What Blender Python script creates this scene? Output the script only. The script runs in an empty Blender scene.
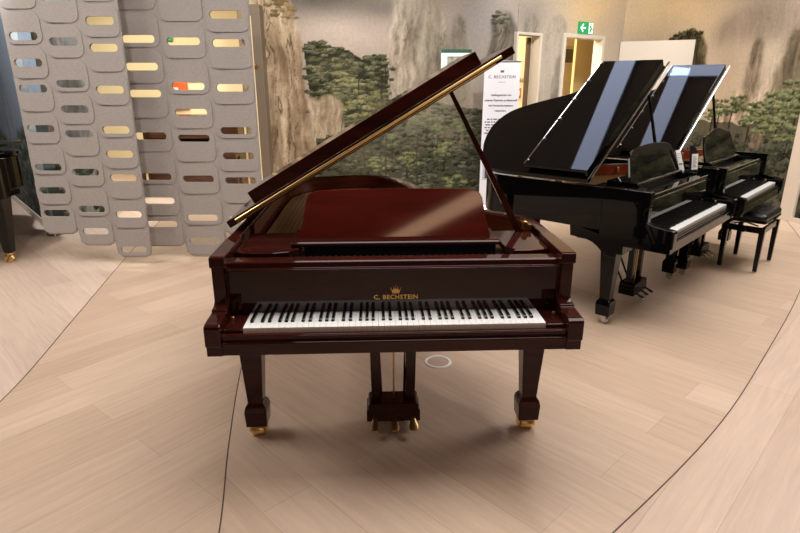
import bpy, bmesh, math, random
import numpy as np
from mathutils import Vector, Matrix
random.seed(7)
S = bpy.context.scene
C = S.collection
PI = math.pi

def lin(r, g, b):
    f = lambda c: (c/255/12.92 if c/255 <= 0.04045 else ((c/255+0.055)/1.055)**2.4)
    return (f(r), f(g), f(b), 1.0)

# ------------------------------------------------------------------ materials
def mat(name, rgb, rough=.5, metal=0., ior=1.5, coat=0., coat_rough=.03, emit=None, strength=0., spec=.5):
    m = bpy.data.materials.new(name); m.use_nodes = True
    b = m.node_tree.nodes['Principled BSDF']
    b.inputs['Base Color'].default_value = lin(*rgb)
    b.inputs['Roughness'].default_value = rough
    b.inputs['Metallic'].default_value = metal
    b.inputs['IOR'].default_value = ior
    b.inputs['Coat Weight'].default_value = coat
    b.inputs['Coat Roughness'].default_value = coat_rough
    b.inputs['Specular IOR Level'].default_value = spec
    if emit:
        b.inputs['Emission Color'].default_value = lin(*emit)
        b.inputs['Emission Strength'].default_value = strength
    return m

def nodes(m):
    t = m.node_tree
    return t, t.nodes, t.links, t.nodes['Principled BSDF']

def grain(m, c1, c2, scale=(2, 40, 40), coord='Object', nscale=1.5, detail=5):
    t, n, l, b = nodes(m)
    tc = n.new('ShaderNodeTexCoord'); mp = n.new('ShaderNodeMapping'); mp.inputs['Scale'].default_value = scale
    nz = n.new('ShaderNodeTexNoise'); nz.inputs['Scale'].default_value = nscale; nz.inputs['Detail'].default_value = detail
    nz.inputs['Distortion'].default_value = .6
    r = n.new('ShaderNodeValToRGB'); r.color_ramp.elements[0].color = lin(*c1); r.color_ramp.elements[1].color = lin(*c2)
    r.color_ramp.elements[0].position = .3; r.color_ramp.elements[1].position = .7
    l.new(tc.outputs[coord], mp.inputs['Vector']); l.new(mp.outputs['Vector'], nz.inputs['Vector'])
    l.new(nz.outputs['Fac'], r.inputs['Fac']); l.new(r.outputs['Color'], b.inputs['Base Color'])
    return m

def noise_bump(m, scale, strength, dist=.01):
    t, n, l, b = nodes(m)
    tc = n.new('ShaderNodeTexCoord'); nz = n.new('ShaderNodeTexNoise'); nz.inputs['Scale'].default_value = scale
    nz.inputs['Detail'].default_value = 4
    bp = n.new('ShaderNodeBump'); bp.inputs['Strength'].default_value = strength; bp.inputs['Distance'].default_value = dist
    l.new(tc.outputs['Object'], nz.inputs['Vector']); l.new(nz.outputs['Fac'], bp.inputs['Height']); l.new(bp.outputs['Normal'], b.inputs['Normal'])
    return m

MAHOG = grain(mat('mahogany_lacquer', (50, 16, 13), .05, spec=.26), (38, 14, 11), (62, 23, 18), (1.2, 9, 9))
MIRROR = grain(mat('fallboard_lacquer', (40, 12, 10), .03, spec=.4), (32, 10, 9), (46, 14, 12), (1.2, 9, 9))
MAHOG_DESK = grain(mat('mahogany_desk_veneer', (88, 22, 17), .06), (80, 22, 17), (102, 33, 24), (1.2, 9, 9))
INNERD = grain(mat('dark_inner_rim_veneer', (84, 36, 22), .22), (70, 27, 17), (96, 40, 24), (2, 2, 30))
INNER = grain(mat('inner_rim_veneer', (118, 48, 26), .25), (104, 38, 22), (136, 58, 32), (2, 2, 30))
BLACK = mat('black_polyester', (7, 7, 8), .03, spec=.28)
DARKSATIN = mat('black_satin', (14, 13, 13), .35)
BRASS = mat('polished_brass', (228, 192, 130), .34, 1.0)
BRASSDULL = mat('aged_brass', (176, 138, 84), .3, 1.0)
GOLD = mat('gold_inlay', (222, 178, 96), .35, .6)
CHROME = mat('chrome', (205, 205, 208), .12, 1.0)
PLATE = noise_bump(mat('bronze_iron_plate', (168, 120, 62), .38, .55), 60, .1)
STRING = mat('steel_string', (180, 172, 160), .3, 1.0)
FELT_RED = mat('red_felt', (96, 24, 22), .9)
IVORY = mat('white_key_plastic', (238, 237, 234), .16)
KEYFRONT = mat('key_front_plastic', (226, 214, 202), .25)
EBONY = mat('black_key_plastic', (12, 12, 12), .22)
LEATHER = noise_bump(mat('black_leather', (14, 14, 18), .33), 90, .25, .004)
PAPER = mat('white_paper', (236, 234, 230), .7)
INK = mat('grey_ink', (92, 90, 92), .7)
BANNER = mat('banner_fabric', (222, 222, 228), .6)
INKBLUE = mat('dark_ink', (62, 64, 74), .7)
ALU = mat('brushed_aluminium', (178, 178, 178), .3, 1.0)
GREEN = mat('sign_green', (20, 128, 72), .4, emit=(20, 140, 80), strength=.5)
SIGNWHITE = mat('sign_white', (238, 244, 238), .4, emit=(240, 246, 240), strength=.5)
DKGREEN = mat('poster_green', (14, 74, 56), .5)
PHOTO = grain(mat('poster_photo', (120, 120, 112), .5), (70, 84, 74), (176, 172, 160), (9, 9, 9))
ORANGE = mat('orange_print', (226, 92, 28), .5)
TERRA = mat('terracotta_print', (176, 96, 52), .5)
WALNUT = grain(mat('walnut_wood', (74, 46, 30), .25), (56, 34, 22), (92, 58, 38), (2, 2, 24))
FELT = noise_bump(grain(mat('grey_felt', (158, 150, 144), .95, spec=.1), (148, 141, 136), (166, 158, 152), (1, 1, 1), nscale=160, detail=2), 220, .35, .004)
CREAM = mat('cream_wall_paint', (232, 214, 170), .7)
CREAMD = mat('cream_panel', (206, 182, 128), .6)
FRAME = mat('door_frame_paint', (186, 176, 164), .5)
LEAFP = mat('door_leaf_paint', (196, 186, 172), .45)
TAUPE = mat('taupe_metal_frame', (118, 104, 88), .4, .2)
CEIL = mat('ceiling_paint', (170, 160, 150), .8)
WALLP = mat('gallery_wall_paint', (120, 108, 98), .8)
SKIRT = mat('skirting_paint', (206, 192, 176), .5)
SEAM = mat('seam_filler', (84, 64, 50), .7)
RINGW = mat('white_plastic_ring', (246, 244, 240), .4)
LIGHTP = mat('led_diffuser', (240, 245, 255), .5, emit=(206, 220, 255), strength=5.0)
LIGHTW = mat('warm_led_diffuser', (255, 240, 220), .5, emit=(255, 208, 165), strength=5.5)

def mural_material():
    m = mat('printed_mural', (128, 128, 128), .75, spec=.15)
    t, n, l, b = nodes(m)
    a = n.new('ShaderNodeAttribute'); a.attribute_name = 'print'
    nz = n.new('ShaderNodeTexNoise'); nz.inputs['Scale'].default_value = 26; nz.inputs['Detail'].default_value = 6
    tc = n.new('ShaderNodeTexCoord'); l.new(tc.outputs['Object'], nz.inputs['Vector'])
    hs = n.new('ShaderNodeHueSaturation'); mr = n.new('ShaderNodeMapRange')
    mr.inputs['To Min'].default_value = .8; mr.inputs['To Max'].default_value = 1.2
    l.new(nz.outputs['Fac'], mr.inputs['Value']); l.new(mr.outputs['Result'], hs.inputs['Value'])
    l.new(a.outputs['Color'], hs.inputs['Color']); l.new(hs.outputs['Color'], b.inputs['Base Color'])
    return m
MURAL = mural_material()

def floor_material(name, ang, c1, c2, seam, loc=(0, 0, 0)):
    m = mat(name, (200, 170, 145), .42, spec=.35)
    t, n, l, b = nodes(m)
    tc = n.new('ShaderNodeTexCoord'); mp = n.new('ShaderNodeMapping')
    mp.inputs['Rotation'].default_value = (0, 0, -ang); mp.inputs['Location'].default_value = loc
    br = n.new('ShaderNodeTexBrick'); br.offset = .37
    br.inputs['Scale'].default_value = 1.0; br.inputs['Brick Width'].default_value = 2.3; br.inputs['Row Height'].default_value = .24
    br.inputs['Mortar Size'].default_value = .0015; br.inputs['Mortar Smooth'].default_value = .3
    br.inputs['Color1'].default_value = lin(*c1); br.inputs['Color2'].default_value = lin(*c2); br.inputs['Mortar'].default_value = lin(*seam)
    br.inputs['Bias'].default_value = -.1
    l.new(tc.outputs['Object'], mp.inputs['Vector']); l.new(mp.outputs['Vector'], br.inputs['Vector'])
    mp2 = n.new('ShaderNodeMapping'); mp2.inputs['Scale'].default_value = (1.1, 16, 1)
    l.new(mp.outputs['Vector'], mp2.inputs['Vector'])
    nz = n.new('ShaderNodeTexNoise'); nz.inputs['Scale'].default_value = 2.2; nz.inputs['Detail'].default_value = 7; nz.inputs['Roughness'].default_value = .62
    nz.inputs['Distortion'].default_value = .5
    l.new(mp2.outputs['Vector'], nz.inputs['Vector'])
    mr = n.new('ShaderNodeMapRange'); mr.inputs['From Min'].default_value = .25; mr.inputs['From Max'].default_value = .75
    mr.inputs['To Min'].default_value = .87; mr.inputs['To Max'].default_value = 1.1
    l.new(nz.outputs['Fac'], mr.inputs['Value'])
    hs = n.new('ShaderNodeHueSaturation'); l.new(br.outputs['Color'], hs.inputs['Color']); l.new(mr.outputs['Result'], hs.inputs['Value'])
    l.new(hs.outputs['Color'], b.inputs['Base Color'])
    return m

# ------------------------------------------------------------------ mesh helpers
def link(name, me, m=None, parent=None):
    o = bpy.data.objects.new(name, me); C.objects.link(o)
    if m:
        for k in (m if isinstance(m, (list, tuple)) else [m]): me.materials.append(k)
    if parent: o.parent = parent
    return o

def obj(name, bm, m, parent=None, bevel=0., smooth=False, seg=2, angle=40):
    bmesh.ops.recalc_face_normals(bm, faces=bm.faces)
    me = bpy.data.meshes.new(name); bm.to_mesh(me); bm.free()
    if smooth:
        me.polygons.foreach_set('use_smooth', [True]*len(me.polygons))
        try: me.set_sharp_from_angle(angle=math.radians(angle))
        except Exception: pass
    o = link(name, me, m, parent)
    if bevel:
        b = o.modifiers.new('bevel', 'BEVEL'); b.width = bevel; b.segments = seg; b.limit_method = 'ANGLE'; b.angle_limit = math.radians(35)
    return o

def box(bm, x0, x1, y0, y1, z0, z1, M=None, mi=0):
    vs = [bm.verts.new(p) for p in ((x0,y0,z0),(x1,y0,z0),(x1,y1,z0),(x0,y1,z0),(x0,y0,z1),(x1,y0,z1),(x1,y1,z1),(x0,y1,z1))]
    for f in ((3,2,1,0),(4,5,6,7),(0,1,5,4),(1,2,6,5),(2,3,7,6),(3,0,4,7)):
        bm.faces.new([vs[i] for i in f]).material_index = mi
    if M is not None: bmesh.ops.transform(bm, matrix=M, verts=vs)
    return vs

def loft(bm, rings, cap=True, M=None):
    """rings: list of equally long lists of points"""
    R = [[bm.verts.new(p) for p in r] for r in rings]; n = len(R[0])
    for a, b in zip(R, R[1:]):
        for i in range(n): bm.faces.new((a[i], a[(i+1) % n], b[(i+1) % n], b[i]))
    if cap:
        bm.faces.new(R[0][::-1]); bm.faces.new(R[-1])
    vs = [v for r in R for v in r]
    if M is not None: bmesh.ops.transform(bm, matrix=M, verts=vs)
    return vs

def prism(bm, pts, a, b, axis='z', M=None):
    """extrude a 2D polygon from a to b along an axis; pts are (x,y) for z, (y,z) for x, (x,z) for y"""
    def P(p, h): return {'z': (p[0], p[1], h), 'x': (h, p[0], p[1]), 'y': (p[0], h, p[1])}[axis]
    return loft(bm, [[P(p, a) for p in pts], [P(p, b) for p in pts]], True, M)

def tube(bm, pts, r, n=8, cap=True):
    pts = [Vector(p) for p in pts]; rs = r if isinstance(r, (list, tuple)) else [r]*len(pts)
    rings = []
    for i, p in enumerate(pts):
        t = (pts[min(i+1, len(pts)-1)] - pts[max(i-1, 0)]).normalized()
        u = t.cross(Vector((0, 0, 1)));
        if u.length < 1e-3: u = t.cross(Vector((0, 1, 0)))
        u.normalize(); v = t.cross(u)
        rings.append([p + rs[i]*(math.cos(2*PI*k/n)*u + math.sin(2*PI*k/n)*v) for k in range(n)])
    return loft(bm, rings, cap)

def lathe(bm, prof, n=20, M=None):
    rings = [[(r*math.cos(2*PI*k/n), r*math.sin(2*PI*k/n), z) for k in range(n)] for r, z in prof]
    return loft(bm, rings, True, M)

def catmull(pts, k=6):
    out = []
    P = [pts[0]] + list(pts) + [pts[-1]]
    for i in range(1, len(P)-2):
        p0, p1, p2, p3 = [Vector(q) for q in (P[i-1], P[i], P[i+1], P[i+2])]
        for j in range(k):
            t = j/k
            out.append(.5*((2*p1) + (p2-p0)*t + (2*p0-5*p1+4*p2-p3)*t*t + (3*p1-p0-3*p2+p3)*t**3))
    out.append(Vector(pts[-1]))
    return [(v.x, v.y) for v in out]

def offset(pl, d):
    """offset an open 2D polyline to its right-hand side by d"""
    out = []
    for i, p in enumerate(pl):
        a = Vector(pl[max(i-1, 0)]); b = Vector(pl[min(i+1, len(pl)-1)])
        t = (b-a).normalized(); n = Vector((t.y, -t.x))
        out.append((p[0]+n.x*d, p[1]+n.y*d))
    return out

def wall_strip(bm, outer, inner, z0, z1):
    rings = [[(o[0], o[1], z0), (i[0], i[1], z0), (i[0], i[1], z1), (o[0], o[1], z1)] for o, i in zip(outer, inner)]
    return loft(bm, rings)

def rrect(cx, cy, w, h, r, n=5):
    pts = []
    for sx, sy, a0 in ((1, -1, -90), (1, 1, 0), (-1, 1, 90), (-1, -1, 180)):
        for k in range(n+1):
            a = math.radians(a0 + 90*k/n)
            pts.append((cx + sx*(w/2-r) + r*math.cos(a), cy + sy*(h/2-r) + r*math.sin(a)))
    return pts

def curve_mesh(name, loops, depth):
    """flat shape with holes, extruded to a solid; lies in local xy, thickness along z from 0 to depth"""
    cu = bpy.data.curves.new(name, 'CURVE'); cu.dimensions = '2D'; cu.fill_mode = 'BOTH'; cu.extrude = depth/2
    for lp in loops:
        s = cu.splines.new('POLY'); s.points.add(len(lp)-1); s.use_cyclic_u = True
        for p, q in zip(s.points, lp): p.co = (q[0], q[1], 0, 1)
    o = bpy.data.objects.new(name+'_src', cu); C.objects.link(o)
    dg = bpy.context.evaluated_depsgraph_get(); dg.update()
    me = bpy.data.meshes.new_from_object(o.evaluated_get(dg)); me.name = name
    bpy.data.objects.remove(o); bpy.data.curves.remove(cu)
    me.transform(Matrix.Translation((0, 0, depth/2)))
    me.materials.clear()
    return me

def text(name, body, size, m, parent=None, M=None, depth=.002, align='CENTER', space=1., bold=0.):
    cu = bpy.data.curves.new(name, 'FONT'); cu.body = body; cu.size = size; cu.extrude = depth/2; cu.align_x = align
    cu.space_character = space; cu.offset = bold; cu.resolution_u = 3; cu.align_y = 'BOTTOM_BASELINE'
    o = bpy.data.objects.new(name+'_src', cu); C.objects.link(o)
    dg = bpy.context.evaluated_depsgraph_get(); dg.update()
    me = bpy.data.meshes.new_from_object(o.evaluated_get(dg)); me.name = name
    bpy.data.objects.remove(o); bpy.data.curves.remove(cu)
    me.materials.clear()
    if M is not None: me.transform(M)
    return link(name, me, m, parent)

def tag(o, label=None, cat=None, group=None, kind=None):
    for k, v in (('label', label), ('category', cat), ('group', group), ('kind', kind)):
        if v: o[k] = v
    return o

def empty(name, loc, rz=0., label=None, cat=None, group=None):
    o = bpy.data.objects.new(name, None); C.objects.link(o); o.empty_display_size = .1
    o.location = (*loc, 0)[:3]; o.rotation_euler = (0, 0, rz)
    return tag(o, label, cat, group)

def children(o): return [c for c in bpy.data.objects if c.parent == o]
def copy_tree(o, parent=None):
    c = o.copy(); C.objects.link(c)
    if parent: c.parent = parent
    for ch in children(o):
        if ch != c: copy_tree(ch, c)
    return c

RX90 = Matrix.Rotation(PI/2, 4, 'X')     # local xy drawing -> upright xz, facing -y

# ------------------------------------------------------------------ grand piano
LONG = [(-.752, .13), (-.752, .6), (-.752, 1.2), (-.752, 1.72), (-.725, 1.95), (-.62, 2.15), (-.44, 2.27), (-.2, 2.325), (-.02, 2.26), (.11, 2.07),
        (.19, 1.85), (.25, 1.62), (.31, 1.38), (.40, 1.16), (.52, 1.0), (.645, .9), (.722, .80), (.75, .66), (.752, .5), (.752, .13)]
SHORT = [(-.752, .13), (-.752, .5), (-.752, .9), (-.752, 1.25), (-.72, 1.40), (-.60, 1.51), (-.42, 1.60), (-.22, 1.635), (-.05, 1.585), (.06, 1.46),
         (.145, 1.31), (.24, 1.14), (.38, 1.0), (.54, .9), (.665, .80), (.735, .70), (.752, .58), (.752, .4), (.752, .13)]
CHEEK = [(.13, 1.002), (.115, .998), (.112, .958), (.135, .948), (.146, .92), (.154, .885), (.155, .85), (.147, .82), (.128, .797), (.106, .788), (.084, .786),
         (.080, .776), (.03, .774), (-.03, .771), (-.044, .764), (-.046, .755), (-.046, .680), (-.034, .674), (-.034, .633), (.45, .633), (.45, .70), (.45, 1.002)]
CHEEK_SWEEP = [(.14, 1.002), (.128, .998), (.126, .91), (.13, .905), (.148, .888), (.158, .865), (.16, .84), (.15, .815), (.125, .796), (.085, .785), (.04, .778),
               (0, .775), (-.03, .772), (-.044, .766), (-.047, .755), (-.047, .655), (-.034, .648), (-.034, .615), (.45, .615), (.45, .70), (.45, 1.002)]

def foot(block, metal, big):
    """leg shaft (local, origin at the floor under the caster) and its caster"""
    bm = bmesh.new()
    def sq(h, w, d=None):
        d = d or w
        return [(-w/2, -d/2, h), (w/2, -d/2, h), (w/2, d/2, h), (-w/2, d/2, h)]
    if block:
        loft(bm, [sq(.068, .100), sq(.150, .108), sq(.172, .098), sq(.192, .072), sq(.632, .122)])
    else:
        loft(bm, [sq(.100, .068), sq(.115, .074), sq(.632, .150)])
    c = bmesh.new()
    if big:
        lathe(c, [(.018, .1), (.03, .094), (.03, .075), (.016, .07)], 14)
        tube(c, [(0, 0, .075), (.02, -.012, .06), (.035, -.018, .035)], .014, 8)
        lathe(c, [(.026, -.017), (.033, -.012), (.033, .012), (.026, .017)], 18, Matrix.Translation((.01, -.015, .034)) @ Matrix.Rotation(PI/2, 4, 'Y'))
        lathe(c, [(.026, -.01), (.03, -.006), (.03, .006), (.026, .01)], 18, Matrix.Translation((-.04, -.01, .031)) @ Matrix.Rotation(PI/2, 4, 'Y'))
        tube(c, [(0, 0, .075), (-.03, -.01, .06), (-.04, -.01, .031)], .011, 8)
    elif metal == BRASS:
        box(c, -.043, .043, -.03, .03, .055, .070)
        box(c, -.043, -.034, -.022, .022, .02, .06); box(c, .034, .043, -.022, .022, .02, .06)
        lathe(c, [(.024, -.031), (.027, -.027), (.027, .027), (.024, .031)], 20, Matrix.Translation((0, -.006, .027)) @ Matrix.Rotation(PI/2, 4, 'Y'))
    else:
        lathe(c, [(.014, .07), (.024, .066), (.024, .058), (.012, .055)], 14)
        box(c, -.02, -.015, -.02, .016, .015, .06); box(c, .015, .02, -.02, .016, .015, .06)
        lathe(c, [(.02, -.013), (.023, -.01), (.023, .01), (.02, .013)], 16, Matrix.Translation((0, -.012, .023)) @ Matrix.Rotation(PI/2, 4, 'Y'))
    return bm, c

def make_piano(label, loc, rz, W, WD, outline, cheek, group, lid_angle=30.7, flap_tilt=0., flap_gap=.02, block=True,
               caster=BRASS, bigcaster=False, desk='round', lettering=True, open_lid=True, lidmetal=CHROME, keybed_z=.633, lid_u=1.536, flap_u=(.165, 1.385), flap_y=.45):
    t = empty('grand_piano', (loc[0], loc[1], 0), rz, label, 'piano', group)
    ol = catmull(outline, 5)
    inn = offset(ol, .05)
    bm = bmesh.new(); wall_strip(bm, ol, inn, .70, 1.0); obj('rim', bm, W, t, .003, True)
    il = offset(ol, .0505); ii = offset(ol, .062)
    sel = [i for i, q in enumerate(il) if q[1] > .62]
    bm = bmesh.new(); wall_strip(bm, [il[i] for i in sel], [ii[i] for i in sel], .80, .994); obj('inner_rim', bm, INNERD if W == MAHOG else INNER, t, 0, True)
    # soundboard tray and iron plate
    ip = offset(ol, .052); pp = offset(ol, .085)
    bm = bmesh.new(); prism(bm, [p for p in ip if p[1] > .62], .715, .76); obj('soundboard', bm, INNER, t)
    bm = bmesh.new()
    pl = [p for p in pp if p[1] > .55]; pl = [(-.667, .44)] + pl + [(.667, .44)]
    prism(bm, pl, .885, .905)
    obj('iron_plate', bm, PLATE, t, .004)
    bm = bmesh.new()
    ymax = max(p[1] for p in pl)
    for k in range(46):
        x = -.60 + k*.0255
        ys = [p[1] for p in pl if abs(p[0]-x) < .06 and p[1] > .6]
        y1 = (max(ys) if ys else .9) - .09
        if y1 > .7: box(bm, x-.0012, x+.0012, .52, y1, .915, .9175)
    s = obj('strings', bm, STRING, t); s['kind'] = 'stuff'
    # cheeks (arms)
    for sx in (-1, 1):
        bm = bmesh.new(); prism(bm, cheek, sx*.754, sx*.692, 'x'); obj('cheek', bm, W, t, .0035, False, 3)
    zb = keybed_z
    bm = bmesh.new(); box(bm, -.735, .735, -.028, .62, zb, .682); obj('keybed', bm, W, t, .003)
    bm = bmesh.new()
    box(bm, -.691, .691, -.024, -.004, .682, .720)
    prism(bm, [(-.024, .716), (-.029, .712), (-.029, .704), (-.024, .700), (-.024, .694), (-.034, .690), (-.036, .684), (-.034, .679), (-.02, .679), (-.02, .716)], -.691, .691, 'x')
    obj('keyslip', bm, W, t, .0015)
    for sx in (-1, 1):
        bm = bmesh.new(); box(bm, sx*.616, sx*.691, -.002, .165, .684, .735); kb = obj('key_block', bm, W, t, .004)
        bm = bmesh.new(); lathe(bm, [(.008, 0), (.009, .002), (.009, .012), (.006, .015)], 12, Matrix.Translation((sx*.675, .10, .735))); obj('screw', bm, BRASSDULL, kb)
    # fallboard
    bm = bmesh.new(); prism(bm, [(.151, .744), (.175, .744), (.205, .752), (.205, .93), (.154, .93)], -.691, .691, 'x')
    fb = obj('fallboard', bm, MIRROR if W == MAHOG else W, t, .002)
    if lettering:
        ang = math.atan2(.003, .93-.744)
        def fm(z): return Matrix.Translation((.005, .151+(z-.744)*math.tan(ang)-.0012, z)) @ Matrix.Rotation(PI/2-ang, 4, 'X')
        text('lettering', 'C. BECHSTEIN', .0265, GOLD, fb, fm(.797), .0008, space=1.15, bold=.0006)['label'] = 'gold inlaid lettering'
        bm = bmesh.new()
        cr = [(-.015, 0), (.015, 0), (.021, .017), (.0125, .009), (.0085, .021), (.0035, .010), (0, .025), (-.0035, .010), (-.0085, .021), (-.0125, .009), (-.021, .017)]
        prism(bm, cr, -.0004, .0004, 'z'); box(bm, -.0155, .0155, -.004, -.0015, -.0004, .0004)
        for x, y in ((-.021, .019), (.021, .019), (-.0085, .0235), (.0085, .0235), (0, .028)):
            lathe(bm, [(.0018, -.0004), (.0018, .0004)], 8, Matrix.Translation((x, y, 0)))
        o = obj('crown_emblem', bm, GOLD, fb); o.data.transform(fm(.826)); o['label'] = 'small gold crown'
    bm = bmesh.new()
    prism(bm, [(.150, .928), (.142, .931), (.142, .937), (.154, .941), (.158, .962), (.166, .967), (.225, .967), (.225, .928)], -.691, .691, 'x')
    obj('front_rail', bm, W, t, .0015)
    bm = bmesh.new(); box(bm, -.69, .69, .225, .46, .88, .925); obj('pin_block', bm, DARKSATIN, t)
    bm = bmesh.new()
    for k in range(80):
        x = -.54 + k*.0137
        lathe(bm, [(.003, .925), (.003, .955)], 5, Matrix.Translation((x, .262+(k % 2)*.012, 0)))
    o = obj('tuning_pins', bm, STRING, t); o['kind'] = 'stuff'
    # side boards beside the desk, tray and desk
    for sx, xi in ((-1, .405), (1, .49)):
        p = [(sx*.688, .60), (sx*.688, .285), (sx*.655, .262), (sx*.60, .25), (sx*.52, .252), (sx*(xi+.05), .27), (sx*(xi+.01), .32), (sx*xi, .60)]
        bm = bmesh.new(); prism(bm, p if sx < 0 else p[::-1], .95, .976); obj('side_board', bm, W, t, .003)
    bm = bmesh.new(); prism(bm, [(.345, .977), (.334, .979), (.330, .986), (.332, .994), (.340, .999), (.352, 1.001), (.56, 1.001), (.56, .977)], -.452, .478, 'x'); obj('desk_tray', bm, W, t, .0015)
    bm = bmesh.new(); box(bm, -.40, .47, .37, .55, .925, .977); obj('tray_support', bm, DARKSATIN, t)
    if desk == 'round':
        half = [(.44, 0), (.432, .03), (.418, .09), (.408, .15), (.402, .19), (.392, .212), (.374, .226), (.34, .233), (.2, .238), (0, .240)]
        half = [(x, z*.93) for x, z in half]; DM = Matrix.Translation((.012, .405, 1.0)) @ Matrix.Rotation(math.radians(-15), 4, 'X'); dm = MAHOG_DESK
    elif desk == 'ogee':
        half = [(.50, 0), (.485, .05), (.46, .12), (.435, .19), (.40, .245), (.36, .252), (.30, .257), (.2, .278), (.1, .300), (0, .308)]
        half = [(x, z*.94) for x, z in half]; DM = Matrix.Translation((0, .365, 1.0)) @ Matrix.Rotation(math.radians(-17), 4, 'X'); dm = W
    else:
        half = [(.50, 0), (.485, .05), (.46, .12), (.435, .19), (.40, .226), (.34, .246), (.26, .258), (.18, .264), (.09, .268), (0, .27)]
        half = [(x, z*.94) for x, z in half]; DM = Matrix.Translation((0, .365, 1.0)) @ Matrix.Rotation(math.radians(-17), 4, 'X'); dm = W
    if desk:
        pts = [(-x, z) for x, z in half] + [(x, z) for x, z in half[-2::-1]]
        bm = bmesh.new(); prism(bm, pts, 0, .018, 'y', DM); obj('music_desk', bm, dm, t, .003)
    # lid: built flat about its hinge, then swung open
    HX, HZ = -.768, 1.014
    A = Matrix.Translation((HX, 0, HZ)) @ Matrix.Rotation(-math.radians(lid_angle if open_lid else 0), 4, 'Y')
    lo = offset(ol, -.016); lo = [(p[0]-HX, p[1]) for p in lo if p[1] > .58]
    lo = [(min(q[0], lid_u), q[1]) for q in lo]
    lo = [(0, .552)] + lo + [(lid_u, .552)]
    bm = bmesh.new(); prism(bm, lo, 0, .035, 'z', A); lid = obj('lid', bm, W, t, .003)
    bm = bmesh.new(); tube(bm, [A @ Vector((.045, .550, .019)), A @ Vector((1.475, .550, .019))], .0070, 10); tube(bm, [A @ Vector((.045, .550, .007)), A @ Vector((1.44, .550, .007))], .0025, 6)
    obj('flap_hinge', bm, lidmetal, lid)
    FM = A @ Matrix.Translation((0, .556, .036)) @ Matrix.Rotation(math.radians(flap_tilt), 4, 'X')
    bm = bmesh.new()
    loft(bm, [[(u, y, z) for y, z in ((0, 0), (.022, 0), (.022, .036), (flap_y, .036), (flap_y, .060), (0, .062))] for u in flap_u], True, FM); fl = obj('lid_flap', bm, W, t, .003)
    if W == BLACK:
        bm = bmesh.new(); tube(bm, [FM @ Vector((flap_u[0]+.01, flap_y-.004, .060)), FM @ Vector((flap_u[1]-.01, flap_y-.004, .060))], .0035, 6); obj('edge_trim', bm, CHROME, fl)
    for k in range(6 if W == BLACK else 0):
        bm = bmesh.new(); lathe(bm, [(.006, 0), (.008, .003), (.006, .01), (.002, .012)], 10, FM @ Matrix.Translation((flap_u[0]+.05+k*(flap_u[1]-flap_u[0]-.08)/5, flap_y-.02, .060)))
        obj('bumper', bm, CHROME if W == BLACK else DARKSATIN, fl)
    if open_lid:
        b0 = Vector((.64, .575, .95)); u1 = (b0.x-.345-HX); b1 = A @ Vector((1.215, .62, -.004))
        bm = bmesh.new()
        d = (b1-b0).normalized(); s = Vector((0, 1, 0)); u = d.cross(s).normalized()
        loft(bm, [[q + a*w*u + c*.009*s for a, c in ((-1, -1), (1, -1), (1, 1), (-1, 1))] for q, w in ((b0, .016), (b0+(b1-b0)*.3, .014), (b1, .009))])
        pr = obj('lid_prop', bm, W, t, .002)
        bm = bmesh.new(); box(bm, -.022, .022, -.02, .02, -.012, .012, Matrix.Translation(b0 + Vector((.03, .03, .045))))
        lathe(bm, [(.012, -.02), (.015, -.014), (.015, .014), (.012, .02)], 14, Matrix.Translation(b0+Vector((.02, .03, .06))) @ Matrix.Rotation(PI/2, 4, 'X'))
        obj('prop_bracket', bm, BRASSDULL, pr)
        # brass lid lock plate on the inner rim
        i = min(range(len(il)), key=lambda k: abs(il[k][0]-.50)+abs(il[k][1]-.95))
        q = Vector((ii[i][0], ii[i][1], .955))
        bm = bmesh.new(); lathe(bm, [(.022, -.004), (.022, .004), (.012, .008)], 16, Matrix.Translation(q+Vector((-.006, -.006, 0))) @ Matrix.Rotation(PI/2, 4, 'X') )
        obj('lid_catch', bm, BRASS, t)
    # legs
    tail = max(outline, key=lambda p: p[1])
    for x, y in ((-.672, .375), (.672, .375), (tail[0]-.02, tail[1]-.36)):
        b, c = foot(block, caster, bigcaster)
        M = Matrix.Translation((x, y, 0)); bmesh.ops.transform(b, matrix=M, verts=b.verts); bmesh.ops.transform(c, matrix=M, verts=c.verts)
        if y < 1:
            pass
        else: box(b, x-.06, x+.06, y-.06, y+.06, .60, .702)
        lg = obj('leg', b, W, t, .003)
        obj('caster', c, caster, lg, 0, True)
    if keybed_z < .63:
        for sx in (-1, 1):
            bm = bmesh.new(); prism(bm, [(.27, .64), (.27, .552), (.42, .552), (.45, .58), (.49, .605), (.55, .622), (.66, .626), (.67, .70), (.6, .705)], sx*.752, sx*.57, 'x'); obj('leg_bracket', bm, W, t, .003)
    # lyre
    bm = bmesh.new()
    prism(bm, [(-.134, .05), (.134, .05), (.134, .112), (.126, .118), (.126, .142), (.118, .15), (-.118, .15), (-.126, .142), (-.126, .118), (-.134, .112)], .375, .50, 'y')
    for sx in (-1, 1):
        loft(bm, [[(sx*.088+a*w, .44+b*.022, z) for a, b in ((-1, -1), (1, -1), (1, 1), (-1, 1))] for z, w in ((.15, .021), (.62, .029))])
    box(bm, -.13, .13, .40, .48, .60, zb)
    ly = obj('pedal_lyre', bm, W, t, .003)
    for x in (-.0, ):
        bm = bmesh.new(); tube(bm, [(x+.003, .43, .15), (x+.003, .43, .62)], .0045, 8); obj('pedal_rod', bm, BRASSDULL, ly)
    for sx in (-1, 1):
        bm = bmesh.new(); tube(bm, [(sx*.06, .50, .12), (sx*.09, .80, .70)], .008, 8); obj('lyre_brace', bm, W, ly)
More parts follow.
